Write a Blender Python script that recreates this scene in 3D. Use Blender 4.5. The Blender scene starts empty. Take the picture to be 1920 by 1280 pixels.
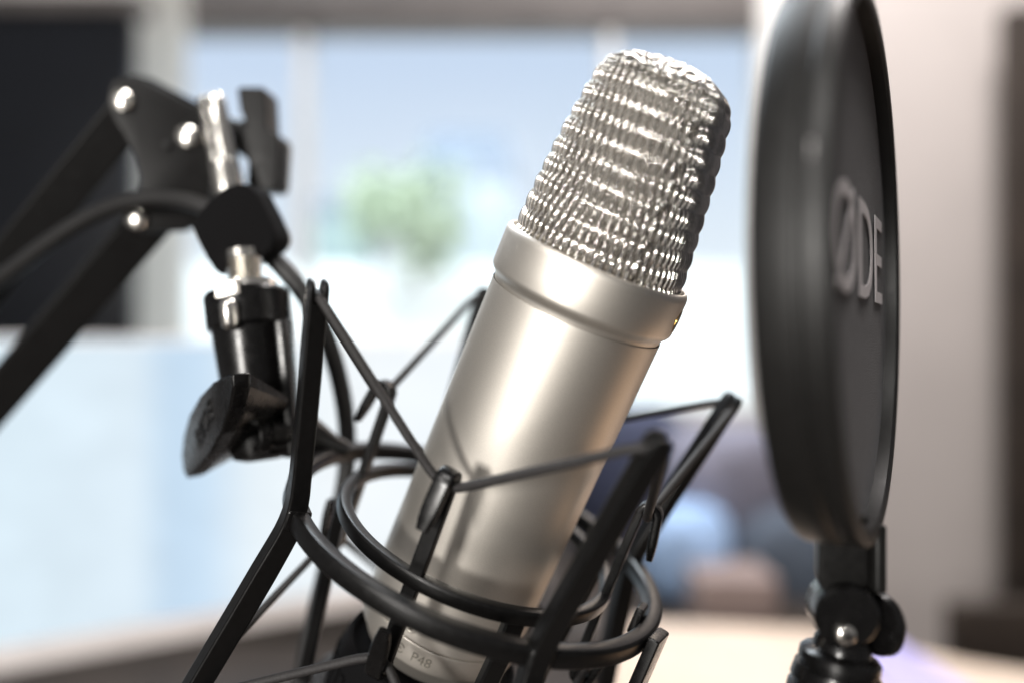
import bpy, bmesh, math, random
import numpy as np
from mathutils import Vector, Matrix

random.seed(4)
rng = np.random.default_rng(4)
PI = math.pi
S = 0.001                      # all lengths below are millimetres
SC = bpy.context.scene
COL = SC.collection

# ------------------------------------------------------------------ camera
FPX = 1500.0                   # focal length in pixels of the 1920 px wide frame
cam_d = bpy.data.cameras.new('camera')
cam = bpy.data.objects.new('camera', cam_d); COL.objects.link(cam)
cam_d.sensor_width = 36.0
cam_d.lens = 36.0 * FPX / 1920.0
cam.location = (0, 0, 0); cam.rotation_euler = (PI / 2, 0, 0)
cam_d.clip_start = 0.01; cam_d.clip_end = 60
cam_d.dof.use_dof = True
cam_d.dof.focus_distance = 0.213
APERTURE_MM = 10.7
cam_d.dof.aperture_fstop = cam_d.lens / APERTURE_MM
cam_d.dof.aperture_blades = 0
SC.camera = cam
SC.view_settings.view_transform = 'Standard'; SC.view_settings.look = 'None'
SC.view_settings.exposure = 0.0; SC.view_settings.gamma = 1.0

# ------------------------------------------------------------------ room light
wd = bpy.data.worlds.new('World'); SC.world = wd; wd.use_nodes = True
wd.node_tree.nodes['Background'].inputs[0].default_value = (0.475, 0.465, 0.465, 1)
wd.node_tree.nodes['Background'].inputs[1].default_value = 0.35

def lamp(name, loc, target, size, power, color, size_y=None, shape='DISK'):
    l = bpy.data.lights.new(name, 'AREA'); l.energy = power; l.color = color
    l.shape = shape; l.size = size
    if size_y: l.size_y = size_y
    o = bpy.data.objects.new(name, l); COL.objects.link(o)
    o.location = loc
    o.rotation_euler = (Vector(target) - Vector(loc)).to_track_quat('-Z', 'Y').to_euler()
    return o
MIC = Vector((0.011, 0.227, -0.007))
_k = lamp('key_lamp', MIC + Vector((-0.435, -0.895, 0.09)) * 1.2, MIC, 0.12, 14.5, (1.0, 0.965, 0.915), 0.24, 'ELLIPSE')
_k.rotation_euler.rotate_axis('Z', math.radians(20))
# tall fill light beside the key lamp, added to broaden its streak
_fill = lamp('streak_fill', MIC + Vector((-0.50, -0.80, -0.20)) * 1.25, MIC, 0.30, 2.2, (1.0, 0.96, 0.90), 0.80, 'RECTANGLE')
lamp('mesh_glint_light', MIC + Vector((-0.42, -0.74, 0.52)) * 1.35, MIC, 0.12, 3.5, (1.0, 0.97, 0.93))  # added to give the wire head a second row of glints
lamp('ceiling_spot', MIC + Vector((-0.10, -0.53, 0.76)) * 1.4, MIC, 0.30, 7.0, (1.0, 0.97, 0.93))
lamp('warm_desk_bounce', (0.55, 0.42, -0.42), (0.03, 0.22, -0.05), 0.25, 0.2, (1.0, 0.62, 0.36))  # added in place of warm light thrown back by the desk
lamp('wall_fill', (0.9, 1.2, 2.3), (0.9, 2.1, 0.1), 0.8, 64.0, (1.0, 0.94, 0.91))  # unseen light added to brighten the back wall

# ------------------------------------------------------------------ helpers
def px(x, y, depth):
    """direction through a spot of the frame, at a real distance (mm)"""
    return np.array([(x - 960.0) / FPX * depth, depth, -(y - 640.0) / FPX * depth])

def nrm(v):
    v = np.asarray(v, float); return v / np.linalg.norm(v)

MATS = {}
def material(name, color, rough=0.5, metal=0.0, spec=0.5, bump=None, noise=None, emit=None,
             sheen=0.0, coat=0.0):
    m = bpy.data.materials.new(name); m.use_nodes = True
    nt = m.node_tree; b = nt.nodes['Principled BSDF']
    b.inputs['Base Color'].default_value = (*color, 1)
    b.inputs['Roughness'].default_value = rough
    b.inputs['Metallic'].default_value = metal
    b.inputs['Specular IOR Level'].default_value = spec
    if sheen:
        b.inputs['Sheen Weight'].default_value = sheen
        b.inputs['Sheen Roughness'].default_value = 0.5
    if coat: b.inputs['Coat Weight'].default_value = coat
    tc = nt.nodes.new('ShaderNodeTexCoord')
    if noise:                  # (scale, amount of colour change, roughness change)
        n = nt.nodes.new('ShaderNodeTexNoise'); n.inputs['Scale'].default_value = noise[0]
        n.inputs['Detail'].default_value = 4
        nt.links.new(tc.outputs['Object'], n.inputs['Vector'])
        r = nt.nodes.new('ShaderNodeMapRange')
        r.inputs['From Min'].default_value = 0.3; r.inputs['From Max'].default_value = 0.7
        r.inputs['To Min'].default_value = 1 - noise[1]; r.inputs['To Max'].default_value = 1 + noise[1]
        nt.links.new(n.outputs['Fac'], r.inputs['Value'])
        mx = nt.nodes.new('ShaderNodeVectorMath'); mx.operation = 'SCALE'
        mx.inputs[0].default_value = color
        nt.links.new(r.outputs['Result'], mx.inputs['Scale'])
        nt.links.new(mx.outputs['Vector'], b.inputs['Base Color'])
        if len(noise) > 2:
            r2 = nt.nodes.new('ShaderNodeMapRange')
            r2.inputs['From Min'].default_value = 0.3; r2.inputs['From Max'].default_value = 0.7
            r2.inputs['To Min'].default_value = max(0, rough - noise[2]); r2.inputs['To Max'].default_value = rough + noise[2]
            nt.links.new(n.outputs['Fac'], r2.inputs['Value'])
            nt.links.new(r2.outputs['Result'], b.inputs['Roughness'])
    if bump:                   # (scale, strength, distance)
        n2 = nt.nodes.new('ShaderNodeTexNoise'); n2.inputs['Scale'].default_value = bump[0]
        n2.inputs['Detail'].default_value = 3
        nt.links.new(tc.outputs['Object'], n2.inputs['Vector'])
        bp = nt.nodes.new('ShaderNodeBump'); bp.inputs['Strength'].default_value = bump[1]
        bp.inputs['Distance'].default_value = bump[2]
        nt.links.new(n2.outputs['Fac'], bp.inputs['Height'])
        nt.links.new(bp.outputs['Normal'], b.inputs['Normal'])
    if emit:
        b.inputs['Emission Color'].default_value = (*emit[0], 1)
        b.inputs['Emission Strength'].default_value = emit[1]
    MATS[name] = m
    return m

nickel = material('satin_nickel', (0.765, 0.72, 0.655), 0.50, 1.0, noise=(5000, 0.07), bump=(9000, 0.04, 0.00003))
nickel_cap = material('satin_nickel_base', (0.745, 0.70, 0.635), 0.50, 1.0, noise=(5000, 0.07), bump=(9000, 0.04, 0.00003))
wire_m = material('nickel_wire', (0.84, 0.81, 0.765), 0.15, 1.0)
inner_m = material('inner_gauze', (0.60, 0.56, 0.51), 0.5, 1.0, bump=(3500, 0.8, 0.0003))
black = material('black_plastic', (0.0035, 0.0033, 0.0033), 0.34, 0, 0.32, noise=(600, 0.15, 0.05), bump=(5000, 0.10, 0.00005))
gloss = material('glossy_black_plastic', (0.004, 0.0037, 0.0037), 0.26, 0, 0.34, noise=(300, 0.15, 0.05))
cordm = material('elastic_cord', (0.022, 0.020, 0.020), 0.6, 0, 0.4, noise=(1500, 0.3), bump=(4500, 0.5, 0.0002))
cable_m = material('cable_rubber', (0.014, 0.0135, 0.0135), 0.5, 0, 0.4, noise=(600, 0.2))
strap_m = material('strap_fabric', (0.005, 0.0048, 0.0052), 0.9, 0, 0.1, bump=(3000, 0.6, 0.0003))
arm_m = material('arm_black_paint', (0.004, 0.0037, 0.0037), 0.48, 0.0, 0.22, noise=(400, 0.15, 0.06))
chrome = material('bright_zinc', (0.80, 0.77, 0.72), 0.22, 1.0, noise=(1200, 0.06, 0.06))
gold = material('gold_dot', (0.75, 0.48, 0.14), 0.25, 1.0)
ink = material('engraved_grey', (0.16, 0.145, 0.12), 0.6, 0.4)
fabric = material('pop_fabric', (0.036, 0.033, 0.039), 0.9, 0, 0.25, noise=(1300, 0.6), bump=(2000, 1.0, 0.0006), sheen=0.25)
print_m = material('white_print', (0.76, 0.72, 0.73), 0.85, 0, 0.2, noise=(4000, 0.25), bump=(2600, 0.8, 0.0004))
hoop_m = material('hoop_plastic', (0.007, 0.0066, 0.0062), 0.45, 0, 0.36, noise=(500, 0.15, 0.05))

def weld_smooth(me, angle=35):
    for p in me.polygons: p.use_smooth = True
    try: me.set_sharp_from_angle(angle=math.radians(angle))
    except Exception: pass

def wloc(o):
    v = Vector((0, 0, 0))
    while o is not None:
        v += o.location; o = o.parent
    return v

def mesh_obj(name, verts, faces, mat, parent=None, angle=35, kind=None, loc=None, fixn=True):
    """verts in millimetres, room coordinates"""
    vv = np.asarray(verts, float) * S
    if parent is not None: off = np.array(wloc(parent))
    elif loc is not None: off = np.asarray(loc, float) * S
    else: off = vv.mean(0)
    me = bpy.data.meshes.new(name)
    me.from_pydata((vv - off).tolist(), [], faces)
    if fixn:
        bm = bmesh.new(); bm.from_mesh(me)
        bmesh.ops.recalc_face_normals(bm, faces=bm.faces); bm.to_mesh(me); bm.free()
    me.update(); weld_smooth(me, angle)
    me.materials.append(mat)
    o = bpy.data.objects.new(name, me); COL.objects.link(o)
    if parent is not None: o.parent = parent
    else: o.location = off
    if kind: o['kind'] = kind
    return o

def thing(name, label, cat, loc, group=None):
    o = bpy.data.objects.new(name, None); COL.objects.link(o)
    o.location = Vector([c * S for c in loc]); o.empty_display_size = 0.01
    o['label'] = label; o['category'] = cat
    if group: o['group'] = group
    return o

def tag(o, label, cat, group=None):
    o['label'] = label; o['category'] = cat
    if group: o['group'] = group
    return o

class MB:
    """collects several shapes into one part"""
    def __init__(self): self.v = []; self.f = []
    def add(self, vf):
        v, f = vf; n = len(self.v)
        self.v.extend([tuple(p) for p in v]); self.f.extend([tuple(i + n for i in q) for q in f]); return self
    def obj(self, name, mat, parent=None, **k): return mesh_obj(name, self.v, self.f, mat, parent, **k)

def lathe(o, ax, a, b, prof, n=96, closed=False, cap=True):
    """turn a profile [(s, R)] about the axis ax through o"""
    o = np.asarray(o, float)
    t = np.linspace(0, 2 * PI, n, endpoint=False)
    ring = np.cos(t)[:, None] * a + np.sin(t)[:, None] * b
    v = []; f = []
    for s, R in prof: v.extend(o + ax * s + ring * R)
    m = len(prof)
    for i in range(m if closed else m - 1):
        j = (i + 1) % m
        for k in range(n):
            k2 = (k + 1) % n
            f.append((i * n + k, i * n + k2, j * n + k2, j * n + k))
    if not closed and cap:
        f.append(tuple(range(n - 1, -1, -1))); f.append(tuple((m - 1) * n + k for k in range(n)))
    return v, f

def smooth_path(pts, sub=6, closed=False):
    p = [np.asarray(q, float) for q in pts]; n = len(p); out = []
    for i in range(n if closed else n - 1):
        p0 = p[(i - 1) % n] if closed or i > 0 else 2 * p[0] - p[1]
        p1 = p[i]; p2 = p[(i + 1) % n]
        p3 = p[(i + 2) % n] if closed or i + 2 < n else 2 * p[-1] - p[-2]
        for k in range(sub):
            t = k / sub
            out.append(0.5 * ((2 * p1) + (p2 - p0) * t + (2 * p0 - 5 * p1 + 4 * p2 - p3) * t * t + (3 * p1 - p0 - 3 * p2 + p3) * t ** 3))
    if not closed: out.append(p[-1])
    return out

def tube(pts, r, sides=10, closed=False, twist=0.0, flat=1.0):
    p = np.array(pts, float); n = len(p)
    rr = np.full(n, r) if np.isscalar(r) else np.asarray(r, float)
    if closed: tg = np.roll(p, -1, 0) - np.roll(p, 1, 0)
    else: tg = np.gradient(p, axis=0)
    tg /= np.linalg.norm(tg, axis=1)[:, None] + 1e-12
    u = np.cross(tg[0], [0.3, 0.2, 0.9]); u /= np.linalg.norm(u)
    v = []; f = []
    th = np.linspace(0, 2 * PI, sides, endpoint=False)
    for i in range(n):
        u = u - tg[i] * (u @ tg[i]); u /= np.linalg.norm(u)
        w = np.cross(tg[i], u); a = th + twist * i
        v.extend(p[i] + rr[i] * (np.cos(a)[:, None] * u + flat * np.sin(a)[:, None] * w))
    for i in range(n if closed else n - 1):
        j = (i + 1) % n
        for k in range(sides):
            k2 = (k + 1) % sides
            f.append((i * sides + k, i * sides + k2, j * sides + k2, j * sides + k))
    if not closed:
        f.append(tuple(range(sides - 1, -1, -1))); f.append(tuple((n - 1) * sides + k for k in range(sides)))
    return v, f

def rrect(w, h, c, q=3, flat=True):
    """rounded rectangle section, centred"""
    out = []
    for cx, cy, a0 in ((w / 2 - c, h / 2 - c, 0), (-w / 2 + c, h / 2 - c, 90), (-w / 2 + c, -h / 2 + c, 180), (w / 2 - c, -h / 2 + c, 270)):
        for k in range(q + 1):
            a = math.radians(a0 + 90 * k / q); out.append((cx + c * math.cos(a), cy + c * math.sin(a)))
    if q < 1 or not flat: return out
    # support points just inside the flats keep them flat when smooth shaded
    n = len(out); res = []
    for i in range(n):
        p = np.array(out[i]); r = np.array(out[(i + 1) % n]); res.append(tuple(p))
        if (i + 1) % (q + 1) == 0:
            L = np.linalg.norm(r - p)
            if L > 0.3: res.append(tuple(p + (r - p) / L * min(0.12, L * .2))); res.append(tuple(r - (r - p) / L * min(0.12, L * .2)))
    return res

def sweep(pts, us, ws, sec):
    """sweep sections along pts; us, ws: the two section axes at each point; sec: one or a list of sections"""
    n = len(pts); m = len(sec[0]) if isinstance(sec[0], list) else len(sec); v = []; f = []
    for i in range(n):
        sc = sec[i] if isinstance(sec[0], list) else sec
        for x, y in sc: v.append(pts[i] + us[i] * x + ws[i] * y)
    for i in range(n - 1):
        for k in range(m):
            k2 = (k + 1) % m; f.append((i * m + k, i * m + k2, (i + 1) * m + k2, (i + 1) * m + k))
    f.append(tuple(range(m - 1, -1, -1))); f.append(tuple((n - 1) * m + k for k in range(m)))
    return v, f

def slab(poly, t, bev=0.0, seg=2):
    """polygon (3-D points) given thickness vector t, edges rounded"""
    bm = bmesh.new(); t = np.asarray(t, float)
    a = [bm.verts.new(p) for p in poly]; b = [bm.verts.new(np.asarray(p) + t) for p in poly]
    bm.faces.new(a[::-1]); bm.faces.new(b); n = len(a)
    for i in range(n): bm.faces.new((a[i], a[(i + 1) % n], b[(i + 1) % n], b[i]))
    bmesh.ops.recalc_face_normals(bm, faces=bm.faces)
    if bev > 0: bmesh.ops.bevel(bm, geom=list(bm.edges), offset=bev, segments=seg, affect='EDGES', profile=0.6, clamp_overlap=True)
    bm.verts.index_update()
    v = [np.array(q.co) for q in bm.verts]; f = [tuple(q.index for q in g.verts) for g in bm.faces]
    bm.free(); return v, f

def box(c, ux, uy, uz, sx, sy, sz, bev=0.3, seg=2):
    c = np.asarray(c, float); ux, uy, uz = map(nrm, (ux, uy, uz))
    p = [c + ux * i * sx / 2 + uy * j * sy / 2 - uz * sz / 2 for i, j in ((-1, -1), (1, -1), (1, 1), (-1, 1))]
    return slab(p, uz * sz, bev, seg)

def axes(ax):
    ax = nrm(ax); h = np.array([0, 0, 1.0]) if abs(ax[2]) < 0.9 else np.array([0, 1.0, 0])
    a = nrm(np.cross(ax, h)); return ax, a, np.cross(ax, a)

def cyl(p0, p1, prof, n=40):
    """turned piece from p0 towards p1; prof [(fraction of the way, R)]"""
    p0 = np.asarray(p0, float); L = np.linalg.norm(np.asarray(p1) - p0); ax, a, b = axes(np.asarray(p1) - p0)
    return lathe(p0, ax, a, b, [(s * L, R) for s, R in prof], n)

def text_mesh(txt, size, extr, sx=1.0):
    cu = bpy.data.curves.new('lettering', 'FONT'); cu.body = txt; cu.size = size; cu.extrude = extr
    cu.align_x = 'CENTER'; cu.align_y = 'CENTER'; cu.resolution_u = 4
    o = bpy.data.objects.new('lettering', cu); COL.objects.link(o)
    dg = bpy.context.evaluated_depsgraph_get(); me = bpy.data.meshes.new_from_object(o.evaluated_get(dg))
    v = [np.array(q.co) * [sx, 1, 1] for q in me.vertices]; f = [tuple(p.vertices) for p in me.polygons]
    bpy.data.objects.remove(o); bpy.data.curves.remove(cu); bpy.data.meshes.remove(me)
    return v, f

# ------------------------------------------------------------------ the microphone
def frame(dx, dy):
    d = nrm([dx, dy, 1.0]); a = nrm(np.cross(d, [0, 1, 0])); return d, a, np.cross(d, a)
C = np.array([18.795, 222.156, 11.070])           # a point on the axis, level with the groove under the collar
D, A, B = frame(0.4172, -0.27893)
def M(s, R, az):
    t = math.radians(az); return C + D * s + R * (math.cos(t) * A + math.sin(t) * B)

mic = thing('studio_microphone', 'satin nickel studio condenser microphone with woven wire head, tilted in the black cradle', 'microphone', C - D * 118)
body_prof = [(-103.0, 24.5), (-103.0, 24.85), (-102.95, 24.95), (-102.8, 25.0), (-102.5, 25.0), (-50, 25.0), (-2, 25.0)]
mesh_obj('body', *lathe(C, D, A, B, body_prof, 160, cap=False), nickel, mic)
collar_prof = [(-2.2, 24.6), (-1.2, 24.75), (-0.5, 24.95), (0.1, 25.35), (0.8, 26.05), (1.5, 26.45), (2.3, 26.6), (6, 26.6), (11.4, 26.6),
               (12.3, 26.5), (13.0, 26.2), (13.45, 25.75), (13.55, 25.3), (13.3, 25.0), (12.0, 24.9)]
mesh_obj('collar', *lathe(C, D, A, B, collar_prof, 160, cap=False), nickel, mic, angle=60)
cap_prof = [(-116.5, 8), (-116.4, 20), (-115.8, 21.8), (-111.3, 24.3), (-110.7, 24.8), (-110, 25.0), (-104, 25.0), (-103.5, 25.0), (-103.35, 24.95), (-103.28, 24.8), (-103.28, 23.0)]
mesh_obj('end_cap', *lathe(C, D, A, B, cap_prof, 160), nickel_cap, mic, angle=50)
cap_o = mic.children[-1] if mic.children else None
# lettering on the end cap, wrapped round the cylinder
tv, tf = text_mesh('C\u0404  P48', 4.2, 0.06)
def wrap(p, s0, az0, R):
    return M(s0 + p[1], R + p[2], az0 + math.degrees(p[0] / R))
CAP = [o for o in COL.objects if o.name == 'end_cap'][0]
mesh_obj('lettering', [wrap(p, -107.2, 75.3, 24.99) for p in tv], tf, ink, CAP)
# small screw above the seam
sc_c = M(-99.6, 24.9, 70.5); t73 = math.radians(70.5); n73 = math.cos(t73) * A + math.sin(t73) * B
screw = mesh_obj('screw', *cyl(sc_c - n73 * 0.4, sc_c + n73 * 0.35, [(0, 1.55), (0.8, 1.55), (0.95, 1.4), (1, 1.1), (0.9, 0.9), (0.6, 0.8)], 24), nickel_cap, mic)
tt = nrm(np.cross(D, n73))
MB().add(box(sc_c + n73 * 0.18, nrm(D + tt), nrm(tt - D), n73, 1.7, 0.3, 0.12, 0)).add(box(sc_c + n73 * 0.17, nrm(tt - D), nrm(D + tt), n73, 1.7, 0.3, 0.12, 0)).obj('slot', ink, screw)
# recess ring round the screw
# gold dot at the front
t160 = math.radians(165); n160 = math.cos(t160) * A + math.sin(t160) * B
dc = M(6.4, 26.6, 165)
dot = mesh_obj('front_dot', *cyl(dc - n160 * 0.6, dc + n160 * 0.05, [(0, 3.0), (0.8, 3.0), (1, 2.9)], 40), ink, mic)
ax_, a_, b_ = axes(n160)
mesh_obj('gold_rim', *lathe(dc, ax_, a_, b_, [(-0.2, 3.3), (0.03, 3.3), (0.07, 3.15), (0.03, 2.95), (-0.2, 2.95)], 40, closed=True), gold, dot)

# ---- woven head: a rounded wedge, its cross-section turning from a circle into a rounded square
FAZ = 160.0
tF = math.radians(FAZ); AF = math.cos(tF) * A + math.sin(tF) * B; AS = np.cross(D, AF)
def head_profile(n):
    """(s, half width to the front, half width to the side, exponent) at n rows evenly spaced up and over the head"""
    base = []
    for k in range(200):
        w = k / 199.0
        if w < 0.74:
            q = w / 0.74; s = 11.5 + 46.0 * q
            pf = 24.4 - 7.3 * q ** 1.06; ps = 24.4 - 3.2 * q ** 1.4
        else:
            q = (w - 0.74) / 0.26 * PI / 2
            s = 57.5 + 9.0 * math.sin(q)
            k_ = math.cos(q) ** 0.72
            pf = 17.1 * k_ - 0.9 * math.sin(q) * k_; ps = 21.2 * k_ - 0.9 * math.sin(q) * k_
        base.append((s, pf, ps, 2.0 + 1.1 * min(1, w / 0.5)))
    base = np.array(base)
    dl = np.sqrt(np.diff(base[:, 0]) ** 2 + np.diff(base[:, 1]) ** 2); L = np.concatenate([[0], np.cumsum(dl)])
    t = np.linspace(0, L[-1] * 0.985, n)
    return np.stack([np.interp(t, L, base[:, i]) for i in range(4)], 1)
def head_pt(row, phi, off=0.0):
    s, pf, ps, n = row
    c, sn = math.cos(phi), math.sin(phi)
    r = (abs(c / max(pf + off, .1)) ** n + abs(sn / max(ps + off, .1)) ** n) ** (-1 / n)
    so = off * max(0.0, (s - 58) / 9.0)
    return C + D * (s + so) + (c * AF + sn * AS) * r - AF * 0.6 * max(0, (s - 11.5) / 46.0)

def weave(rows, cols, amp, rw, rh, off, sides, sub, top, jit=0.0, seam=False, stag=0.42):
    """over-and-under wire cloth"""
    mb = MB()
    prof = head_profile((rows - 1) * sub + 1)
    nlast = int(len(prof) * top)
    r = np.random.default_rng(11)
    for k in range(cols):
        phi = 2 * PI * (k + r.normal(0, jit)) / cols
        az = (math.degrees(phi) + FAZ) % 360
        if seam and abs(az - 110.5) < 1.1: continue
        wob = r.normal(0, jit * 0.5); wp = r.uniform(0, 6)
        pts = []
        for i in range(nlast):
            ph = i / sub; c = math.cos(PI * (ph + stag * (k % 2)))
            o = amp * c
            pts.append(head_pt(prof[i], phi + 2 * PI / cols * (wob + 0.22 * jit * 5 * math.sin(ph * 1.3 + wp)), off + o))
        mb.add(tube(pts, rw * np.linspace(1.05, 0.84, len(pts)), sides))
    for j in range(1, int((rows - 1) * top) + 1):
        row = prof[j * sub]; pts = []; n = 200
        for i in range(n):
            phi = 2 * PI * i / n
            pts.append(head_pt(row, phi, off - amp * 0.7 + jit * 0.4 * math.sin(phi * 3 + j * 2.1)))
        mb.add(tube(pts, rh, sides, closed=True))
    if seam:                  # the joint of the cloth: loops bent across the gap
        for j in range(1, int((rows - 1) * top)):
            row = prof[j * sub]
            p0 = math.radians(110.5 - 3.2 - FAZ); p1 = math.radians(110.5 + 3.2 - FAZ)
            pts = [head_pt(prof[j * sub + int(sub * .5 * math.sin(PI * q / 8))], p0 + (p1 - p0) * q / 8, off + amp * (0.2 + 0.7 * math.sin(PI * q / 8))) for q in range(9)]
            mb.add(tube(pts, rw * 1.05, sides))
    return mb
def dome_pt(x, y, off):
    n = 3.1; rho = min(1.0, ((abs(x) / 17.1) ** n + (abs(y) / 21.2) ** n) ** (1 / n))
    q = math.acos(min(1, rho ** (1 / 0.72))) if rho > 0 else PI / 2
    return C - AF * 0.65 + AF * x * (1 - 0.05 * math.sin(q)) + AS * y * (1 - 0.045 * math.sin(q)) + D * (57.5 + 9.0 * math.sin(q) + off)
def dome_weave(pitch, pitch2, amp, rw):
    mb = MB()
    for horiz, pa, pb, lim in ((True, pitch, pitch2, 21.2), (False, pitch2, pitch, 17.1)):
        c = -lim + pa / 2; k = 0
        while c < lim:
            pts = []; other = 17.1 if horiz else 21.2
            for t in np.arange(-other, other, pb / 5):
                x, y = (t, c) if horiz else (c, t)
                if (abs(x) / 17.1) ** 3.1 + (abs(y) / 21.2) ** 3.1 > 0.93 ** 3.1: continue
                pts.append(dome_pt(x, y, -0.6 + (amp if horiz else amp * 0.3) * math.cos(PI * (t / pb + k + (0 if horiz else 1)))))
            if len(pts) > 4: mb.add(tube(pts, rw, 6))
            c += pa; k += 1
    return mb
wm = weave(14, 134, 0.52, 0.37, 0.28, -0.60, 8, 14, 0.93, 0.03, True, stag=1.0)
wm2 = dome_weave(1.6, 3.6, 0.45, 0.38); wm.add((wm2.v, wm2.f))
g = wm.obj('wire_mesh', wire_m, mic, angle=80, fixn=False); g['kind'] = 'stuff'
g = weave(43, 170, 0.26, 0.24, 0.2, -2.4, 4, 3, 0.95, stag=1.0).obj('inner_wire_mesh', inner_m, mic, angle=80, fixn=False); g['kind'] = 'stuff'
# gauze lining
prof = head_profile(60); v = []; f = []; NN = 96
for r_ in prof:
    for k in range(NN): v.append(head_pt(r_, 2 * PI * k / NN, -3.4))
for i in range(59):
    for k in range(NN):
        f.append((i * NN + k, i * NN + (k + 1) % NN, (i + 1) * NN + (k + 1) % NN, (i + 1) * NN + k))
f.append(tuple(59 * NN + k for k in range(NN)))
mesh_obj('gauze_lining', v, f, inner_m, mic)

# ------------------------------------------------------------------ the shock mount
C2 = np.array([-9.552, 240.915, -55.978])
D2, A2, B2 = frame(0.37037, -0.18818)
def rad(az):
    t = math.radians(az); return math.cos(t) * A2 + math.sin(t) * B2
def tang(az):
    t = math.radians(az); return -math.sin(t) * A2 + math.cos(t) * B2
def Q(h, R, az): return C2 + D2 * h + R * rad(az)
mount = thing('shock_mount', 'black plastic shock mount cradle with elastic cords round the silver microphone', 'microphone mount', C2 - D2 * 75)
def ring_prof(h0, h1, R0, R1, c):
    # chamfered section, with points close to every edge so that the faces stay flat
    p = [(h1, R0 + c), (h1, R1 - c), (h1 - c, R1), (h0 + c, R1), (h0, R1 - c), (h0, R0 + c), (h0 + c, R0), (h1 - c, R0)]
    out = []
    for k in range(8):
        a_ = np.array(p[k]); b_ = np.array(p[(k + 1) % 8]); L = np.linalg.norm(b_ - a_); e = min(0.14, L * .2)
        out += [tuple(a_ + (b_ - a_) / L * e), tuple(b_ - (b_ - a_) / L * e)]
    return out
mesh_obj('outer_ring', *lathe(C2, D2, A2, B2, ring_prof(-5.4, 0.05, 53.6, 58.4, 0.8), 200, closed=True), black, mount)
mesh_obj('inner_ring', *lathe(C2, D2, A2, B2, ring_prof(-4.3, -0.2, 39.5, 43.15, 0.5), 180, closed=True), black, mount)

OUT = {'A': 31.0, 'D': 111.5, 'C': 205.0, 'B': -68.0}
def outR(h):
    if h >= -2.5: return 56.4 + 13.4 * ((h + 2.5) / 62.5) ** 1.05
    return 56.4 + 12.6 * ((-h - 2.5) / 57.5) ** 1.05
def outR_s(h):                       # rounded waist
    return sum(outR(h + q) for q in (-6, -3, 0, 3, 6)) / 5
for k, az in OUT.items():
    hs = np.linspace(-62, 55.2, 40)
    pts = [Q(h, outR_s(h), az) for h in hs]
    tg = np.gradient(np.array(pts), axis=0); us = []; ws = []
    for i in range(len(pts)):
        w = tang(az); u = nrm(np.cross(nrm(tg[i]), w)); us.append(u); ws.append(w)
    secs = [rrect(5.4 + (1.0 if h < -8 else 0.0), 5.6, 0.7) for h in hs]
    secs = [rrect(5.0 + 1.2 * min(1, max(0, (10 - h) / 30)), 5.6, 0.7) for h in hs]
    st = mesh_obj('outer_strut', *sweep(pts, us, ws, secs), black, mount)
    dirt = nrm(pts[-1] - pts[-3]); u = us[-1]; w = ws[-1]
    for sgn in (-1, 1):
        p0 = pts[-1] + u * sgn * 1.72 - dirt * 0.3
        pp_ = [p0, p0 + dirt * 3.6, p0 + dirt * 4.9, p0 + dirt * 5.6, p0 + dirt * 5.9]
        sq = [rrect(*q_, flat=False) for q_ in ((1.55, 5.5, 0.4), (1.5, 5.2, 0.4), (1.35, 4.6, 0.4), (1.0, 3.6, 0.35), (0.5, 2.4, 0.2))]
        mesh_obj('prong', *sweep(pp_, [u] * 5, [w] * 5, sq), black, st)
    # small collar where the strut grips the ring
    pc = Q(-2.6, 56.4, az)
    mesh_obj('ring_socket', *box(pc, rad(az), tang(az), D2, 6.6, 6.3, 5.9, 1.0, 3), black, st)

INN = {'F': 72.0, 'L': -15.0, 'R': 165.0, 'K': 255.0}
RP = 41.4
for k, az in INN.items():
    w = tang(az); r_ = rad(az)
    top = 26.0; low = -26.0
    hs = np.linspace(low, top, 16); pts = [Q(h, RP, az) for h in hs]
    po = mesh_obj('inner_post', *sweep(pts, [r_] * 16, [w] * 16, rrect(2.7, 4.2, 0.5)), black, mount)
    for sg, hh in ((1, top), (-1, low)):
        path = []; us = []
        for q in range(9):
            th = PI * q / 8
            path.append(Q(hh + sg * 2.65 * math.sin(th) * 0.9, RP + 2.65 - 2.65 * math.cos(th), az)); us.append(nrm(-math.cos(th) * r_ + sg * math.sin(th) * D2))
        for q in range(1, 6):
            path.append(Q(hh - sg * 2.4 * q, RP + 5.3 + 0.46 * q, az)); us.append(nrm(r_ + sg * 0.19 * D2))
        n = len(path)
        secs = [rrect(2.5, 4.7, 0.6, flat=False)] * (n - 3) + [rrect(2.5, 4.6, 0.7, flat=False), rrect(2.3, 4.2, 0.9, flat=False), rrect(1.8, 3.2, 0.8, flat=False)]
        mesh_obj('hook', *sweep(path, us, [w] * n, secs), gloss, po, angle=50)

# elastic cords: one endless cord above, one below, zigzag between struts and hooks
def cord(sg, htip, rtip):
    order = [('A', 1), ('F', 0), ('D', 1), ('R', 0), ('C', 1), ('K', 0), ('B', 1), ('L', 0)]
    pts = []
    for nm, outer in order:
        if outer:
            az = OUT[nm]
            for da in (-2.6, 0, 2.6): pts.append(Q(sg * (htip + (0.15 if da == 0 else 0)), rtip, az + da * 1.0))
        else:
            az = INN[nm]
            for da in (-3.4, 0, 3.4): pts.append(Q(sg * (25.0 + (0.4 if da == 0 else 0)), RP + 2.65 , az + da))
    out = []
    n = len(pts)
    for i in range(n):
        p, q = pts[i], pts[(i + 1) % n]
        L = np.linalg.norm(q - p); m = 2 if L < 6 else 14
        for k in range(m): out.append(p + (q - p) * k / m)
    out = np.array(out)
    for _ in range(2): out = 0.25 * np.roll(out, 1, 0) + 0.5 * out + 0.25 * np.roll(out, -1, 0)
    return out
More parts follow.
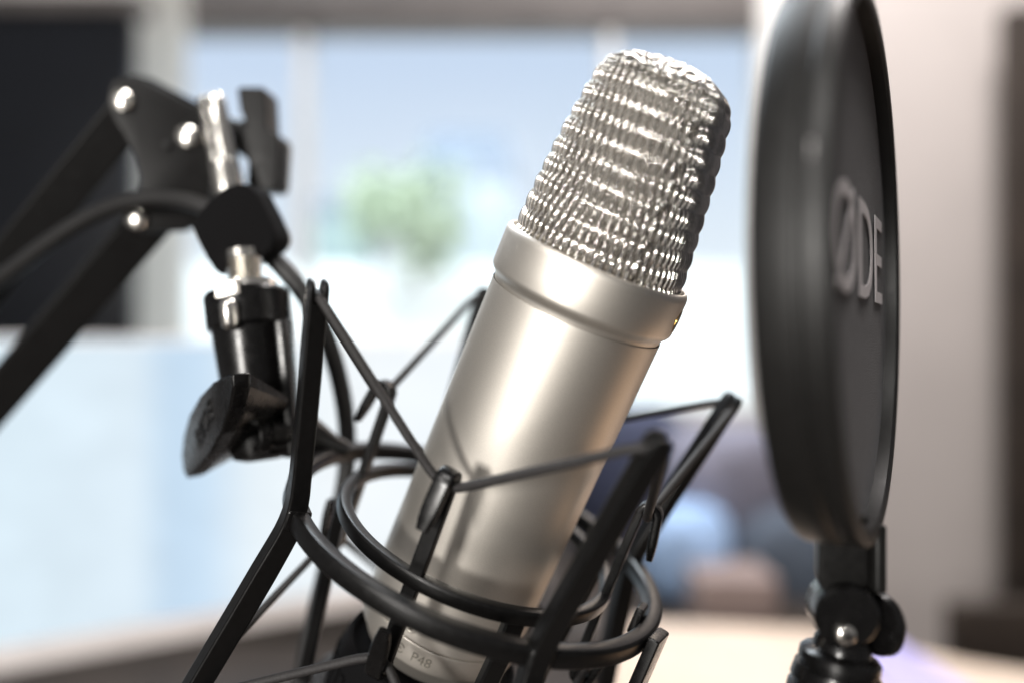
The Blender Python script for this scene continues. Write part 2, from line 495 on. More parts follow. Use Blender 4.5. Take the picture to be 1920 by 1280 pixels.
def braid(path):
    path = np.array(path); out = []
    L = np.linalg.norm(np.roll(path, -1, 0) - path, axis=1)
    for i in range(len(path)):
        m = max(1, int(L[i] / 0.32)); q = path[(i + 1) % len(path)]
        for k in range(m): out.append(path[i] + (q - path[i]) * k / m)
    v, f = tube(out, 1.22, 16, closed=True); v = np.array(v); out = np.array(out)
    for i in range(len(out)):
        th = np.arange(16) * 2 * PI / 16
        w = 1 + 0.045 * np.sin(4 * th + i * 1.25) * np.sin(4 * th - i * 1.25) + 0.01 * rng.normal(0, 1, 16)
        v[i * 16:(i + 1) * 16] = out[i] + (v[i * 16:(i + 1) * 16] - out[i]) * w[:, None]
    return v, f
mesh_obj('elastic_cord', *braid(cord(1, 56.9, outR(56.9))), cordm, mount, angle=80, fixn=False)
mesh_obj('elastic_cord', *braid(cord(-1, 57.0, outR(-57.0))), cordm, mount, angle=80, fixn=False)

# cage legs down to the base cup
for az in (2, 111, 200, 291):
    hs = np.linspace(-3.5, -66, 14)
    pts = [Q(h, 41.0 - 6.0 * max(0, (-h - 12) / 54.0) ** 1.0, az) for h in hs]
    tg = np.gradient(np.array(pts), axis=0); w = tang(az)
    us = [nrm(np.cross(w, nrm(t_))) for t_ in tg]
    mesh_obj('cage_leg', *sweep(pts, us, [w] * 14, rrect(3.6, 5.4, 0.7)), black, mount)
mesh_obj('base_cup', *lathe(C2, D2, A2, B2, [(-72, 10), (-72, 33), (-71, 35), (-67, 35), (-66, 34), (-65.5, 30), (-65.5, 27), (-66, 26), (-66, 10)], 120), black, mount)
mb = MB()
for k in range(40):
    az = k * 9.0; mb.add(box(Q(-56.5, 28.2, az), rad(az), tang(az), D2, 1.6, 2.4, 12, 0.3, 1))
ring = mesh_obj('locking_ring', *lathe(C2, D2, A2, B2, [(-66, 18), (-66, 28), (-49, 28), (-45, 27.6), (-43, 27.0), (-42.6, 26.2), (-43, 25.4), (-45, 25), (-45, 18)], 100), strap_m, mount)
mb.obj('grip_ribs', strap_m, ring)

# clip that carries the pop filter, on the right of the ring
e1 = nrm(tang(152)); 
clip = mesh_obj('ring_clip', *box(Q(-10, 60.2, 153), rad(153), tang(153), D2, 3.4, 9.5, 22, 0.9, 3), gloss, mount)
mesh_obj('clip_tooth', *box(Q(-1.2, 52.4, 160), rad(160), tang(160), D2, 2.4, 6.5, 8.0, 0.9, 3), gloss, clip)

# swivel on the back left of the ring: cone, hinge, thumb screw, threaded adapter
ZS = 256.0
cone0 = px(648, 842, 264); cone1 = px(520, 800, 252)
mesh_obj('ring_arm', *cyl(cone1, cone0, [(0, 8.5), (0.25, 8.2), (0.5, 6.4), (0.8, 3.6), (1.0, 2.8)], 32), black, mount)
b0 = px(462, 548, ZS + 4); b1 = px(494, 862, ZS - 2)
mesh_obj('swivel_body', *cyl(b0, b1, [(0, 8), (0.0, 12.6), (0.02, 13.4), (0.21, 13.3), (0.225, 12.0), (0.24, 11.9), (0.55, 10.8), (0.62, 10.6), (0.93, 9.8), (0.98, 8.8), (1, 5)], 48), gloss, mount)
sw = [o for o in COL.objects if o.name == 'swivel_body'][0]
# side rib with a light edge
mesh_obj('side_rib', *slab([px(512, 600, ZS - 12), px(534, 598, ZS - 12), px(556, 850, ZS - 11), px(540, 856, ZS - 11)], np.array([0, 9, 0.0]), 0.8), gloss, sw)
# thumb screw: leaf-shaped wing, its flat face to the left front
kn = nrm([-0.80, -0.58, -0.06])
leaf = [(436, 700), (424, 702), (398, 716), (374, 742), (355, 776), (344, 815), (340, 852), (343, 882), (350, 896), (360, 890), (392, 852), (414, 812), (430, 765), (437, 725)]
lp = []
kc = px(388, 800, 240)
for x, y in leaf:
    r = px(x, y, 1.0); t_ = (kc @ kn) / (r @ kn); lp.append(r * t_)
knob = mesh_obj('thumb_screw', *slab(lp, -kn * 5.0, 0.9, 3), gloss, mount)
lc = np.mean(lp, 0)
far = lambda p, s_: lc + (np.asarray(p) - lc) * s_
bk = [far(p, 0.98) - kn * 4.8 for p in lp]; bk2 = [far(p, 0.42) - kn * 22 for p in lp]
v = bk + bk2; n = len(lp); f = [(i, (i + 1) % n, n + (i + 1) % n, n + i) for i in range(n)] + [tuple(range(n))[::-1], tuple(range(n, 2 * n))]
mesh_obj('wing_back', v, f, gloss, knob, angle=30)
la = nrm(np.array(lp[0]) - np.array(lp[8])); lb = nrm(np.cross(la, kn)); 
tv, tf = text_mesh('R\u00d8DE', 9.0, 0.22, 0.95)
tx = la; ty = -nrm(np.cross(tx, kn)) 
if np.cross(tx, ty) @ kn < 0: ty = -ty
mesh_obj('lettering', [lc + tx * p[0] + ty * (p[1] + 0.3) + kn * (p[2] + 0.1) for p in tv], tf, gloss, knob)
cw = px(496, 815, 244)
mesh_obj('screw_hub', *cyl(cw - kn * 8, cw + kn * 3, [(0, 4.5), (0.6, 4.5), (0.7, 5.4), (0.95, 5.4), (1, 4.8), (0.9, 3.4)], 28), gloss, sw)
# zinc thread adapter above the swivel
t0 = px(455, 470, ZS + 3); t1 = px(468, 596, ZS + 1)
thr = [(0, 5.2), (0.12, 5.2)]
for k in range(7):
    z = 0.14 + k * 0.045; thr += [(z, 5.6), (z + 0.022, 4.7)]
thr += [(0.47, 6), (0.48, 9.4), (0.58, 9.8), (0.62, 9.0), (0.64, 6.2), (1, 6.2)]
mesh_obj('thread_adapter', *cyl(t0, t1, thr, 36), chrome, mount)
ta = [o for o in COL.objects if o.name == 'thread_adapter'][0]
mesh_obj('lug_and_glint', *cyl(px(427, 560, ZS - 11), px(434, 618, ZS - 11), [(0, 1.4), (0.08, 2.4), (0.2, 2.9), (0.8, 2.9), (0.92, 2.4), (1, 1.4)], 24), chrome, ta)  # bright rounded piece standing in for a highlight on the black plastic
mesh_obj('lug_and_glint', *box(px(428, 542, ZS - 8), [1, 0, .2], [0, 1, 0], [-0.1, 0, 1], 8.0, 4, 5.5, 1.2, 3), chrome, ta)

# ------------------------------------------------------------------ boom arm
ZB = 304.0
arm = thing('boom_arm', 'black metal boom arm with two parallel bars, bright rivets and a black wing knob', 'boom arm', px(300, 300, ZB))
def bar(p0, p1, w, t_):
    ax = nrm(np.asarray(p1) - np.asarray(p0)); u = nrm([ax[2], 0, -ax[0]]); v_ = nrm(np.cross(ax, u))
    # turned about its length so that the upper side and the shaded underside both show
    c_, s_ = math.cos(-0.5), math.sin(-0.5); u2 = u * c_ + v_ * s_; v2 = -u * s_ + v_ * c_
    return sweep([np.asarray(p0), np.asarray(p1)], [u2] * 2, [v2] * 2, rrect(w, t_, 1.2, 3))
for (xa, ya, xb, yb) in ((262, 190, -602, 1240), (292, 400, -592, 1424)):
    mesh_obj('arm_bar', *bar(px(xa, ya, ZB + 3), px(xb, yb, ZB + 57), 15.5, 15.5), arm_m, arm)
plate = [(214, 150), (240, 143), (268, 150), (372, 203), (392, 228), (397, 262), (394, 370), (372, 420), (345, 433), (262, 436), (240, 424), (236, 402), (256, 372), (264, 335), (256, 296), (236, 258), (214, 224), (203, 190), (205, 164)]
yaw = lambda x: (x - 300) * 0.052
pl = [px(x, y, ZB - 11 + yaw(x)) for x, y in plate]
mesh_obj('joint_plate', *slab(pl, [0, 2.6, 0], 0.6, 2), arm_m, arm)
P1 = [o for o in COL.objects if o.name == 'joint_plate'][0]
plb = [px(x + 14, y - 4, ZB + 12 + yaw(x)) for x, y in plate]
mesh_obj('joint_plate', *slab(plb, [0, 2.6, 0], 0.6, 2), arm_m, arm)
for x, y, R in ((229, 189, 4.3), (351, 256, 4.3), (255, 411, 4.0)):
    c_ = px(x, y, ZB - 11 + yaw(x))
    mesh_obj('rivet', *cyl(c_ + [0, 1, 0], c_ - [0, 2.3, 0], [(0, R), (0.45, R), (0.7, R * 0.9), (0.88, R * 0.62), (1, R * 0.25)], 28), chrome, P1)
c_ = px(313, 272, ZB - 11)
mesh_obj('rivet', *cyl(c_ + [0, 1, 0], c_ - [0, 0.7, 0], [(0, 1.6), (0.7, 1.6), (1, 1.0)], 18), arm_m, P1)
# vertical zinc pin with two rounded heads, and its ferrule
pin = mesh_obj('pivot_pin', *cyl(px(399, 176, ZB - 14), px(434, 338, ZB - 14), [(0, 1.5), (0.03, 3.2), (0.08, 3.9), (0.5, 4.0), (0.98, 4.0), (1, 3)], 28), chrome, arm)
mesh_obj('pin_side', *cyl(px(384, 180, ZB - 10), px(412, 320, ZB - 10), [(0, 1.2), (0.03, 2.6), (0.08, 3.1), (0.98, 3.1), (1, 2)], 24), chrome, pin)
mesh_obj('ferrule', *cyl(px(420, 306, ZB - 16), px(436, 392, ZB - 18), [(0, 4.6), (0.05, 5.4), (0.9, 5.6), (1, 5)], 32), chrome, pin)
mesh_obj('knob_stem', *cyl(px(420, 250, ZB + 2), px(480, 262, ZB + 2), [(0, 6.2), (0.6, 6.2), (0.62, 7.2), (1, 7.2)], 28), arm_m, arm)
kp = [(456, 168), (462, 163), (504, 163), (510, 172), (514, 242), (532, 252), (536, 264), (531, 348), (524, 357), (484, 356), (474, 346), (476, 302), (462, 288), (462, 244), (474, 232), (462, 210)]
mesh_obj('wing_knob', *slab([px(x, y, ZB - 8) for x, y in [(a_ - 12, b_) for a_, b_ in kp]], [1.2, 12, 0], 1.4, 3), arm_m, arm)

# microphone cable along the arm, through the strap and down behind the cradle
cpts = [px(-60, 566, 312), px(0, 524, 304), px(90, 456, 296), px(170, 406, 290), px(245, 378, 284), px(310, 372, 280), px(370, 384, 276), px(430, 415, 273),
        px(486, 462, 270), px(532, 506, 268), px(572, 556, 268), px(604, 612, 270), px(628, 680, 274), px(644, 750, 278), px(651, 820, 282), px(648, 890, 284), px(630, 985, 284), px(606, 1085, 284), px(580, 1190, 284), px(560, 1300, 284)]
cable = mesh_obj('microphone_cable', *tube(smooth_path(cpts, 6), 3.1, 16), cable_m, None, angle=80)
tag(cable, 'black rubber microphone cable looping from the boom arm down behind the cradle', 'cable')
sp = [(358, 424), (372, 398), (392, 374), (420, 352), (446, 343), (462, 345), (478, 360), (498, 398), (514, 434), (517, 450), (508, 468), (490, 482), (466, 494), (436, 508), (412, 517), (400, 506), (386, 484), (368, 448)]
strap = mesh_obj('cable_strap', *slab([px(x, y, 258) for x, y in sp], [1.5, 14, 1.0], 2.2, 3), strap_m, None)
tag(strap, 'black fabric cable strap wrapped round the cable and the zinc pin', 'cable strap')

# ------------------------------------------------------------------ pop filter
PC = np.array([84.0, 184.3, 16.8]); ang = math.radians(30.4)
PN = np.array([math.cos(ang), -math.sin(ang), 0.006]); PN = nrm(PN)
PU = nrm(np.cross([0, 0, 1.0], PN)); PV = np.cross(PN, PU)      # PU: to the far right, PV: up
pop = thing('pop_filter', 'round black fabric pop filter with pale lettering, right of the microphone', 'pop filter', PC - PV * 82)
R0 = 62.8
hp = [(0.0, R0 - 1.5), (-0.4, R0 - 0.5), (-1.2, R0), (-4.2, R0 - 0.05), (-4.8, R0 - 0.5), (-5.6, R0 - 0.5), (-6.2, R0), (-12.6, R0), (-13.6, R0 - 0.5), (-14.2, R0 - 1.5), (-14.2, R0 - 3.2), (-13.4, R0 - 3.8), (-9, R0 - 3.9), (-4.0, R0 - 3.9), (-0.8, R0 - 3.8), (-0.1, R0 - 3.1)]
mesh_obj('hoop', *lathe(PC, PN, PU, PV, hp, 220, closed=True), hoop_m, pop)
def cloth(off, name):
    nr, na = 26, 180; v = [PC + PN * off]; f = []
    for i in range(1, nr + 1):
        r = (R0 - 3.7) * i / nr
        for k in range(na):
            t = 2 * PI * k / na
            pleat = 0.34 * math.sin(t * 90) * max(0, (i / nr - 0.86) / 0.14) + 0.25 * (i / nr) ** 8
            bulge = 0.35 * math.sin(3 * t + off) * (i / nr) ** 2 * (1 - (i / nr) ** 4)
            v.append(PC + PN * (off + pleat + bulge * 0.4) + r * (math.cos(t) * PU + math.sin(t) * PV))
    for k in range(na): f.append((0, 1 + k, 1 + (k + 1) % na))
    for i in range(nr - 1):
        for k in range(na):
            a0 = 1 + i * na + k; a1 = 1 + i * na + (k + 1) % na
            f.append((a0, a1, a1 + na, a0 + na))
    return mesh_obj(name, v, f, fabric, pop, angle=80)
front_cloth = cloth(-4.0, 'fabric_screen'); cloth(-11.5, 'fabric_screen')
tv, tf = text_mesh('R\u00d8DE', 34.0, 0.10, 1.24)
mesh_obj('lettering', [PC + PU * (p[0] - 8.0) + PV * (p[1] + 3.8) + PN * (-3.55 + p[2]) for p in tv], tf, print_m, front_cloth)
# stem below the hoop, hinge with bright screw, wing nut, ribbed knuckle
sd = 186.0
stem = mesh_obj('stem', *slab([px(1538, 968, sd), px(1630, 968, sd), px(1630, 1098, sd), px(1612, 1106, sd), px(1540, 1108, sd), px(1533, 1085, sd)], [2.5, 10, 0], 1.2, 3), hoop_m, pop)
mesh_obj('stem_side', *box(px(1628, 1040, sd + 5), [0.94, 0.34, 0], [-0.34, .94, 0], [0, 0, 1], 3.2, 9, 16, 1.0, 3), hoop_m, stem)
hc = px(1590, 1158, sd - 3)
mesh_obj('hinge', *cyl(hc, hc + np.array([1.5, 11, 0.5]), [(0, 4.5), (0.0, 6.6), (0.06, 7.3), (0.9, 7.4), (1, 6.8)], 40), gloss, pop)
HG = [o for o in COL.objects if o.name == 'hinge'][0]
sc = px(1586, 1189, sd - 3.2)
sq = mesh_obj('screw', *cyl(sc + [0, 0.8, 0], sc - [0, 1.1, 0], [(0, 2.5), (0.55, 2.5), (0.8, 2.2), (1, 1.4)], 28), chrome, HG)
MB().add(box(sc - [0, 1.15, 0], [1, 0, 0.4], [-.4, 0, 1], [0, 1, 0], 2.6, 0.45, 0.3, 0)).add(box(sc - [0, 1.14, 0], [-.4, 0, 1], [1, 0, .4], [0, 1, 0], 2.6, 0.45, 0.3, 0)).obj('slot', black, sq)
wn = px(1645, 1166, sd + 6)
mesh_obj('wing_nut', *cyl(wn - nrm([1, .35, 0]) * 2.0, wn + nrm([1, .35, 0]) * 3.4, [(0, 5.5), (0.15, 7.6), (0.5, 7.8), (0.8, 6.6), (1, 3.0)], 40), gloss, pop)
k0 = px(1592, 1192, sd + 5); k1 = px(1552, 1400, sd + 5)
kp_ = [(0, 6.2), (0.04, 7.0), (0.12, 7.3), (0.14, 9.2), (0.17, 10.0), (0.24, 10.1), (0.26, 9.4), (0.29, 9.4), (0.30, 10.6), (0.42, 11.2), (0.44, 10.4), (0.47, 10.4), (0.49, 11.4), (1, 12.2)]
mesh_obj('knuckle', *cyl(k0 - np.array([1.2, 0, 0]), k1 - np.array([1.2, 0, 0]), [(a_, b_ * 0.93) for a_, b_ in kp_], 48), gloss, pop)

# bent arm from the knuckle to the clip on the ring, below the frame
ge = np.array(px(1548, 1395, sd + 5)); gq = Q(-21, 60.2, 153)
mesh_obj('bent_arm', *tube(smooth_path([ge + [2, 0, 8], ge + [-1, 0, -6], ge + [-9, 4, -20], (ge + gq) / 2 + [0, 8, -20], gq + [4, 2, -10], gq + [0, 0, 2]], 8), 4.2, 16), gloss, pop)

# ------------------------------------------------------------------ the room behind
def quad_box(name, x0, y0, x1, y1, z, depth, mat, label=None, cat=None, parent=None, kind=None, bev=4.0):
    """a real box whose front face stands z mm away"""
    p = [px(x0, y1, z), px(x1, y1, z), px(x1, y0, z), px(x0, y0, z)]
    o = mesh_obj(name, *slab(p, [0, depth, 0], bev, 2), mat, parent, kind=kind)
    if label: tag(o, label, cat)
    return o
wall_m = material('painted_wall', (0.64, 0.585, 0.56), 0.8, noise=(2.5, 0.05), bump=(60, 0.2, 0.002))
frame_m = material('window_frame_paint', (0.80, 0.79, 0.77), 0.5, noise=(6, 0.05))
header_m = material('dark_header', (0.15, 0.135, 0.13), 0.6, noise=(8, 0.15))
dark_m = material('dark_cabinet_paint', (0.010, 0.012, 0.017), 0.35, noise=(4, 0.2))
brown_m = material('dark_brown_wood', (0.035, 0.025, 0.019), 0.5, noise=(9, 0.3), bump=(40, 0.2, 0.002))
desk_m = material('pale_birch_desk', (0.64, 0.51, 0.41), 0.5, noise=(14, 0.08), bump=(50, 0.1, 0.001))
alu = material('aluminium_chin', (0.84, 0.79, 0.78), 0.5, 0.0, noise=(20, 0.04))
leaf_m = material('pale_leaf', (0.36, 0.42, 0.30), 0.6, noise=(20, 0.3))
bark_m = material('grey_bark', (0.12, 0.10, 0.08), 0.8, noise=(30, 0.3))
render_m = material('white_render', (0.80, 0.81, 0.80), 0.8, noise=(3, 0.04))
teal_m = material('teal_door_paint', (0.26, 0.33, 0.33), 0.6, noise=(5, 0.1))
slate_m = material('slate_roof', (0.22, 0.26, 0.33), 0.7, noise=(8, 0.15))
blue_m = material('blue_cloth', (0.30, 0.44, 0.68), 0.85, noise=(25, 0.35), bump=(30, 0.6, 0.01))
navy_m = material('navy_cloth', (0.05, 0.06, 0.11), 0.85, noise=(20, 0.3))
rose_m = material('rose_box_card', (0.27, 0.205, 0.19), 0.8, noise=(12, 0.15))
lav_m = material('lavender_paper', (0.38, 0.34, 0.62), 0.7, noise=(12, 0.08))
grass_m = material('lawn', (0.16, 0.24, 0.11), 0.9, noise=(6, 0.2))

ZW = 2300.0
# window wall: built of pieces round the opening
mb = MB()
for (x0, y0, x1, y1) in ((-900, -700, 226, 1500), (1500, -700, 5200, 1500), (226, -700, 1500, -60), (226, 800, 1500, 1500)):
    p = [px(x0, y1, ZW), px(x1, y1, ZW), px(x1, y0, ZW), px(x0, y0, ZW)]
    mb.add(slab(p, [0, 180, 0]))
wall = mb.obj('wall', wall_m, None, kind='structure')
win = thing('window', 'bright three-part window with pale frame behind the microphone', 'window', px(860, 800, ZW))
for (x0, y0, x1, y1, nm) in ((226, -60, 256, 800, 'jamb'), (1424, -60, 1500, 800, 'jamb'), (556, 58, 574, 760, 'mullion'), (1136, 58, 1154, 760, 'mullion'), (256, 760, 1424, 800, 'sill')):
    quad_box(nm, x0, y0, x1, y1, ZW - (60 if nm == 'sill' else 20), 90 if nm != 'sill' else 130, frame_m, parent=win)
quad_box('head_rail', 256, -40, 1424, 50, ZW - 30, 110, header_m, parent=win)
glass_m = bpy.data.materials.new('window_glass'); glass_m.use_nodes = True
nt = glass_m.node_tree; nt.nodes.clear()
o_ = nt.nodes.new('ShaderNodeOutputMaterial'); mix = nt.nodes.new('ShaderNodeMixShader'); tr = nt.nodes.new('ShaderNodeBsdfTransparent'); gl = nt.nodes.new('ShaderNodeBsdfGlossy')
gl.inputs['Roughness'].default_value = 0.2; mix.inputs[0].default_value = 0.012; tr.inputs[0].default_value = (0.96, 0.98, 0.98, 1)
nt.links.new(tr.outputs[0], mix.inputs[1]); nt.links.new(gl.outputs[0], mix.inputs[2]); nt.links.new(mix.outputs[0], o_.inputs[0])
for x0, x1 in ((256, 556), (574, 1136), (1154, 1424)):
    quad_box('pane', x0, 58, x1, 760, ZW + 30, 4, glass_m, parent=win, bev=0)

cur_m = bpy.data.materials.new('sheer_curtain_cloth'); cur_m.use_nodes = True
nt = cur_m.node_tree; nt.nodes.clear()
o_ = nt.nodes.new('ShaderNodeOutputMaterial'); mix = nt.nodes.new('ShaderNodeMixShader'); tl = nt.nodes.new('ShaderNodeBsdfTranslucent'); df = nt.nodes.new('ShaderNodeBsdfDiffuse')
tl.inputs[0].default_value = (0.93, 0.92, 0.90, 1); df.inputs[0].default_value = (0.85, 0.83, 0.80, 1); mix.inputs[0].default_value = 0.3
nt.links.new(tl.outputs[0], mix.inputs[1]); nt.links.new(df.outputs[0], mix.inputs[2]); nt.links.new(mix.outputs[0], o_.inputs[0])
v = []; f = []
for i in range(61):
    x = 236 + (352 - 236) * i / 60
    for y in (-50, 820):
        p = px(x, y, ZW - 60); v.append(p + np.array([0, 22 * math.sin(i * 0.9), 0]))
for i in range(60): f.append((2 * i, 2 * i + 2, 2 * i + 3, 2 * i + 1))
tag(mesh_obj('curtain', v, f, cur_m, None, angle=80), 'narrow white sheer curtain at the left side of the window', 'curtain')

# outside: sky, pale ground, a house and a small tree
def emission(name, c0, c1, z0, z1, strength):
    m = bpy.data.materials.new(name); m.use_nodes = True; nt = m.node_tree; nt.nodes.clear()
    o = nt.nodes.new('ShaderNodeOutputMaterial'); e = nt.nodes.new('ShaderNodeEmission'); g = nt.nodes.new('ShaderNodeNewGeometry')
    s = nt.nodes.new('ShaderNodeSeparateXYZ'); r = nt.nodes.new('ShaderNodeMapRange'); mx = nt.nodes.new('ShaderNodeMix'); mx.data_type = 'RGBA'
    r.inputs['From Min'].default_value = z0; r.inputs['From Max'].default_value = z1
    nt.links.new(g.outputs['Position'], s.inputs[0]); nt.links.new(s.outputs['Z'], r.inputs['Value'])
    nt.links.new(r.outputs['Result'], mx.inputs['Factor'])
    mx.inputs['A'].default_value = (*c0, 1); mx.inputs['B'].default_value = (*c1, 1)
    nt.links.new(mx.outputs['Result'], e.inputs['Color']); e.inputs['Strength'].default_value = strength
    nt.links.new(e.outputs[0], o.inputs[0]); return m
sky_m = emission('sky_haze', (0.93, 0.97, 1.0), (0.60, 0.70, 0.88), -0.3, 2.8, 1.08)
ZY = 8000.0
mesh_obj('sky', [(-14000, ZY, -3500), (14000, ZY, -3500), (14000, ZY, 9000), (-14000, ZY, 9000)], [(0, 1, 2, 3)], sky_m, None, kind='structure')
pave_m = material('pale_paving', (0.74, 0.75, 0.74), 0.8, noise=(2, 0.05))
mesh_obj('paving', [(-9000, 2520, -900), (9000, 2520, -900), (9000, 7990, -900), (-9000, 7990, -900)], [(0, 1, 2, 3)], pave_m, None, kind='structure')
lamp('daylight', (-1.0, 2.9, 3.2), (0.2, 6.0, -0.4), 2.6, 600.0, (0.86, 0.94, 1.0))
gw = mesh_obj('garden_wall', *slab([px(200, 760, 6400), px(1500, 760, 6400), px(1500, 500, 6400), px(200, 500, 6400)], [0, 200, 0], 10), render_m, None)
tag(gw, 'white rendered garden wall seen through the window below the tree', 'garden wall')
sh = thing('garden_shed', 'small teal and grey garden shed behind the white garden wall', 'shed', px(600, 500, 6900))
quad_box('shed_wall', 560, 400, 690, 520, 6900, 500, teal_m, parent=sh)
mesh_obj('shed_roof', *slab([px(545, 402, 6850), px(705, 402, 6850), px(680, 372, 6850), px(570, 372, 6850)], [0, 600, 0], 5), slate_m, sh)
hs = thing('house', 'grey-blue distant house roof between the tree and the microphone', 'house', px(880, 500, 7300))
quad_box('house_wall', 790, 330, 960, 520, 7300, 400, material('house_render', (0.40, 0.44, 0.50), 0.8, noise=(3, 0.05)), parent=hs)
mesh_obj('house_roof', *slab([px(775, 332, 7250), px(975, 332, 7250), px(945, 245, 7250), px(805, 245, 7250)], [0, 500, 0], 5), slate_m, hs)
def tree(cx, cy, z, w, h, n, label):
    t = thing('leafy_shrub', label, 'shrub', px(cx, 520, z))
    base = px(cx, 530, z); top = px(cx, cy, z)
    top_t = base * .7 + top * .3
    mesh_obj('trunk', *tube(smooth_path([base, base * .85 + top * .15 + [30, 0, 0], top_t], 5), np.linspace(35, 10, 11), 10), bark_m, t)
    v = []; f = []
    cl = [rng.normal(0, 0.42, 3) for _ in range(24)]
    for k in range(n):
        c = cl[k % 24] + rng.normal(0, 0.20, 3); p = top + c * np.array([w, w * .5, h])
        u = nrm(rng.normal(0, 1, 3)); q = nrm(np.cross(u, rng.normal(0, 1, 3))); L = rng.uniform(35, 75); i = len(v)
        v += [p - u * L, p + q * L * .45, p + u * L, p - q * L * .45]; f.append((i, i + 1, i + 2, i + 3))
    mesh_obj('foliage', v, f, leaf_m, t, fixn=False)
tree(780, 400, 5600, 430, 400, 1400, 'pale green leafy shrub seen through the middle of the window')

# dark loudspeaker-like cabinet standing at the left, in front of the window wall
quad_box('dark_display', -420, 22, 248, 640, 1700, 28, dark_m, 'large switched-off black display at the far left, behind the boom arm', 'display', bev=6)
quad_box('shelf_board', -420, -14, 262, 18, 1690, 60, header_m, 'dark shelf board just above the black display', 'shelf', bev=4)

# bright monitor, lower left, its right end farther away
def scr_mat():
    m = bpy.data.materials.new('lit_screen'); m.use_nodes = True; nt = m.node_tree; nt.nodes.clear()
    o = nt.nodes.new('ShaderNodeOutputMaterial'); e = nt.nodes.new('ShaderNodeEmission'); tc = nt.nodes.new('ShaderNodeTexCoord')
    sp_ = nt.nodes.new('ShaderNodeSeparateXYZ'); nt.links.new(tc.outputs['Generated'], sp_.inputs[0])
    r = nt.nodes.new('ShaderNodeValToRGB'); nt.links.new(sp_.outputs['X'], r.inputs['Fac'])
    cr = r.color_ramp; cr.elements[0].position = 0.0; cr.elements[0].color = (0.72, 0.86, 0.95, 1); cr.elements[1].position = 1.0; cr.elements[1].color = (0.90, 0.97, 1.03, 1)
    for p, c in ((0.26, (0.74, 0.86, 0.95, 1)), (0.31, (0.58, 0.74, 0.90, 1)), (0.36, (0.60, 0.76, 0.92, 1)), (0.44, (0.82, 0.91, 0.97, 1)), (0.6, (0.92, 0.97, 1.0, 1))):
        q = cr.elements.new(p); q.color = c
    w = nt.nodes.new('ShaderNodeTexNoise'); w.inputs['Scale'].default_value = 9; nt.links.new(tc.outputs['Generated'], w.inputs['Vector'])
    mr = nt.nodes.new('ShaderNodeMapRange'); mr.inputs['To Min'].default_value = 0.9; mr.inputs['To Max'].default_value = 1.1; nt.links.new(w.outputs['Fac'], mr.inputs['Value'])
    nt.links.new(r.outputs['Color'], e.inputs['Color']); nt.links.new(mr.outputs['Result'], e.inputs['Strength'])
    nt.links.new(e.outputs[0], o.inputs[0]); return m
mon = thing('computer_monitor', 'bright computer monitor with a pale blue page and a silver chin, lower left', 'monitor', px(350, 1230, 950))
ml = px(-140, 640, 760); mr_ = px(1010, 640, 1120)
mdir = nrm(mr_ - ml); mup = np.array([0, 0, 1.0]); mn = np.cross(mdir, mup)
def mon_pt(u, z): return ml + (mr_ - ml) * u + mup * z
mesh_obj('case', *slab([mon_pt(-0.01, -327) , mon_pt(1.01, -327), mon_pt(1.01, 4), mon_pt(-0.01, 4)], -mn * 18, 3), alu, mon)
mesh_obj('chin', *slab([mon_pt(-0.01, -327) + mn * 1.5, mon_pt(1.01, -327) + mn * 1.5, mon_pt(1.01, -304) + mn * 1.5, mon_pt(-0.01, -304) + mn * 1.5], -mn * 1.2, 0.3), alu, mon)
v = [mon_pt(0, -301) + mn * 1.2, mon_pt(1, -301) + mn * 1.2, mon_pt(1, 0) + mn * 1.2, mon_pt(0, 0) + mn * 1.2]
mesh_obj('screen', v, [(0, 1, 2, 3)], scr_mat(), mon)
mesh_obj('stand', *slab([mon_pt(0.86, -500) - mn * 40, mon_pt(0.95, -500) - mn * 40, mon_pt(0.94, -300) - mn * 25, mon_pt(0.87, -300) - mn * 25], -mn * 15, 2), alu, mon)

tb = mesh_obj('side_table', *slab([np.array([-900, 560, -502.0]), np.array([250, 560, -502.0]), np.array([250, 1350, -502.0]), np.array([-900, 1350, -502.0])], [0, 0, -30], 4), brown_m, None)
tag(tb, 'dark brown side table carrying the bright monitor', 'table')
quad_box('low_cabinet', -500, 1080, 1000, 1700, 1380, 300, brown_m, 'dark brown wooden cabinet below and behind the bright monitor', 'cabinet')
floor_m = material('oak_floor', (0.10, 0.085, 0.075), 0.5, noise=(3, 0.3))
mesh_obj('floor', [(-4000, -2500, -1150), (4000, -2500, -1150), (4000, 2299, -1150), (-4000, 2299, -1150)], [(0, 1, 2, 3)], floor_m, None, kind='structure')
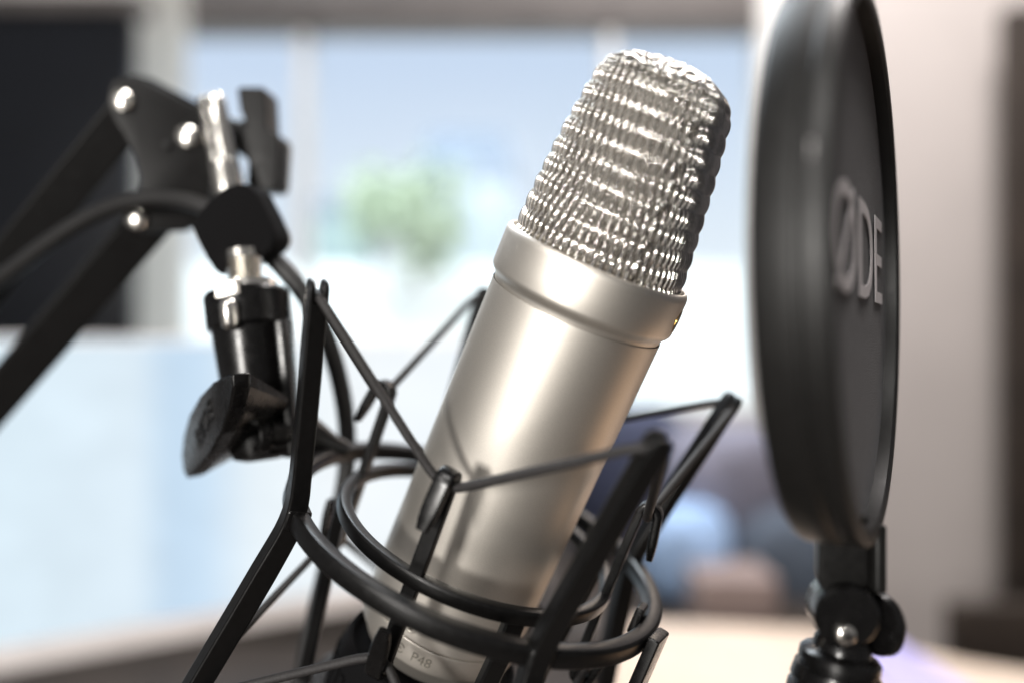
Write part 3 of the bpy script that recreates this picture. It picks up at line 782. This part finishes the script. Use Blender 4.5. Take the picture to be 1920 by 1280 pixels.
# right: dark door edge, desk, blurred things on it
quad_box('dark_door', 1896, 10, 2500, 1240, 2150, 60, brown_m, 'dark brown door edge at the far right of the pale wall', 'door')
desk = mesh_obj('desk', *slab([np.array([60, 620, -412.0]), np.array([1300, 620, -412.0]), np.array([1300, 660, -412.0]), np.array([590, 1030, -412.0]), np.array([430, 1150, -412.0]), np.array([150, 1190, -412.0])], [0, 0, -28], 4), desk_m, None)
tag(desk, 'pale birch desk top in warm light at the lower right', 'desk')
lp_ = [np.array([x, y, -408.0]) for x, y in ((430, 860), (535, 870), (520, 1110), (450, 1120))]
tag(mesh_obj('paper_folder', *slab(lp_, [0, 0, 4], 1), lav_m, None), 'lavender paper folder lying on the pale desk', 'folder')
lamp('desk_fill', (0.30, 0.80, 0.35), (0.30, 1.05, -0.41), 0.2, 1.9, (1.0, 0.82, 0.66))  # unseen warm light added to lift the desk top

def cushion(name, cx, cy, z, w, h, dpt, mat, label, cat, seed):
    r = np.random.default_rng(seed); c = px(cx, cy, z); v = []; f = []; nu, nv = 28, 16
    for i in range(nv + 1):
        th = PI * i / nv
        for k in range(nu):
            ph = 2 * PI * k / nu
            e = lambda q, p: math.copysign(abs(q) ** p, q)
            b_ = 1 + 0.06 * math.sin(3 * ph + seed) * math.sin(2 * th)
            v.append(c + np.array([w / 2 * e(math.sin(th), .7) * e(math.cos(ph), .7) * b_, dpt / 2 * e(math.sin(th), .7) * e(math.sin(ph), .7) * b_, h / 2 * e(math.cos(th), .7) * b_]))
    for i in range(nv):
        for k in range(nu):
            f.append((i * nu + k, i * nu + (k + 1) % nu, (i + 1) * nu + (k + 1) % nu, (i + 1) * nu + k))
    return tag(mesh_obj(name, v, f, mat, None, angle=80), label, cat, 'cushions on the bench' if cat == 'cushion' else None)
quad_box('side_cabinet', 1790, 1135, 2500, 1700, 1500, 40, brown_m, 'dark brown side cabinet against the pale wall, lower right', 'cabinet')
cushion('cushion', 1282, 1030, 1500, 165, 175, 150, blue_m, 'pale blue cushion low behind the right side of the cradle', 'cushion', 2)
cushion('cushion', 1375, 905, 1620, 300, 240, 180, material('grey_blue_cloth', (0.20, 0.20, 0.26), 0.85, noise=(20, 0.25)), 'grey violet cushion lying on top of the blue ones beside the pop filter', 'cushion', 5)
cushion('cushion', 1455, 1045, 1560, 190, 210, 140, material('dusty_blue_cloth', (0.11, 0.14, 0.19), 0.85, noise=(20, 0.2)), 'dark slate blue low cushion nearest the pop filter stem', 'cushion', 6)
cushion('draped_coat', 1165, 895, 1800, 330, 330, 180, navy_m, 'dark navy coat heaped behind the cradle, under the window', 'coat', 8)
quad_box('bench', 1010, 1193, 1600, 1900, 1310, 620, brown_m, 'low dark bench behind the pale desk, under the cushions', 'bench')
quad_box('cardboard_box', 1310, 1085, 1460, 1190, 1330, 120, rose_m, 'rose brown cardboard box behind the pale desk, in front of the cushions', 'box')
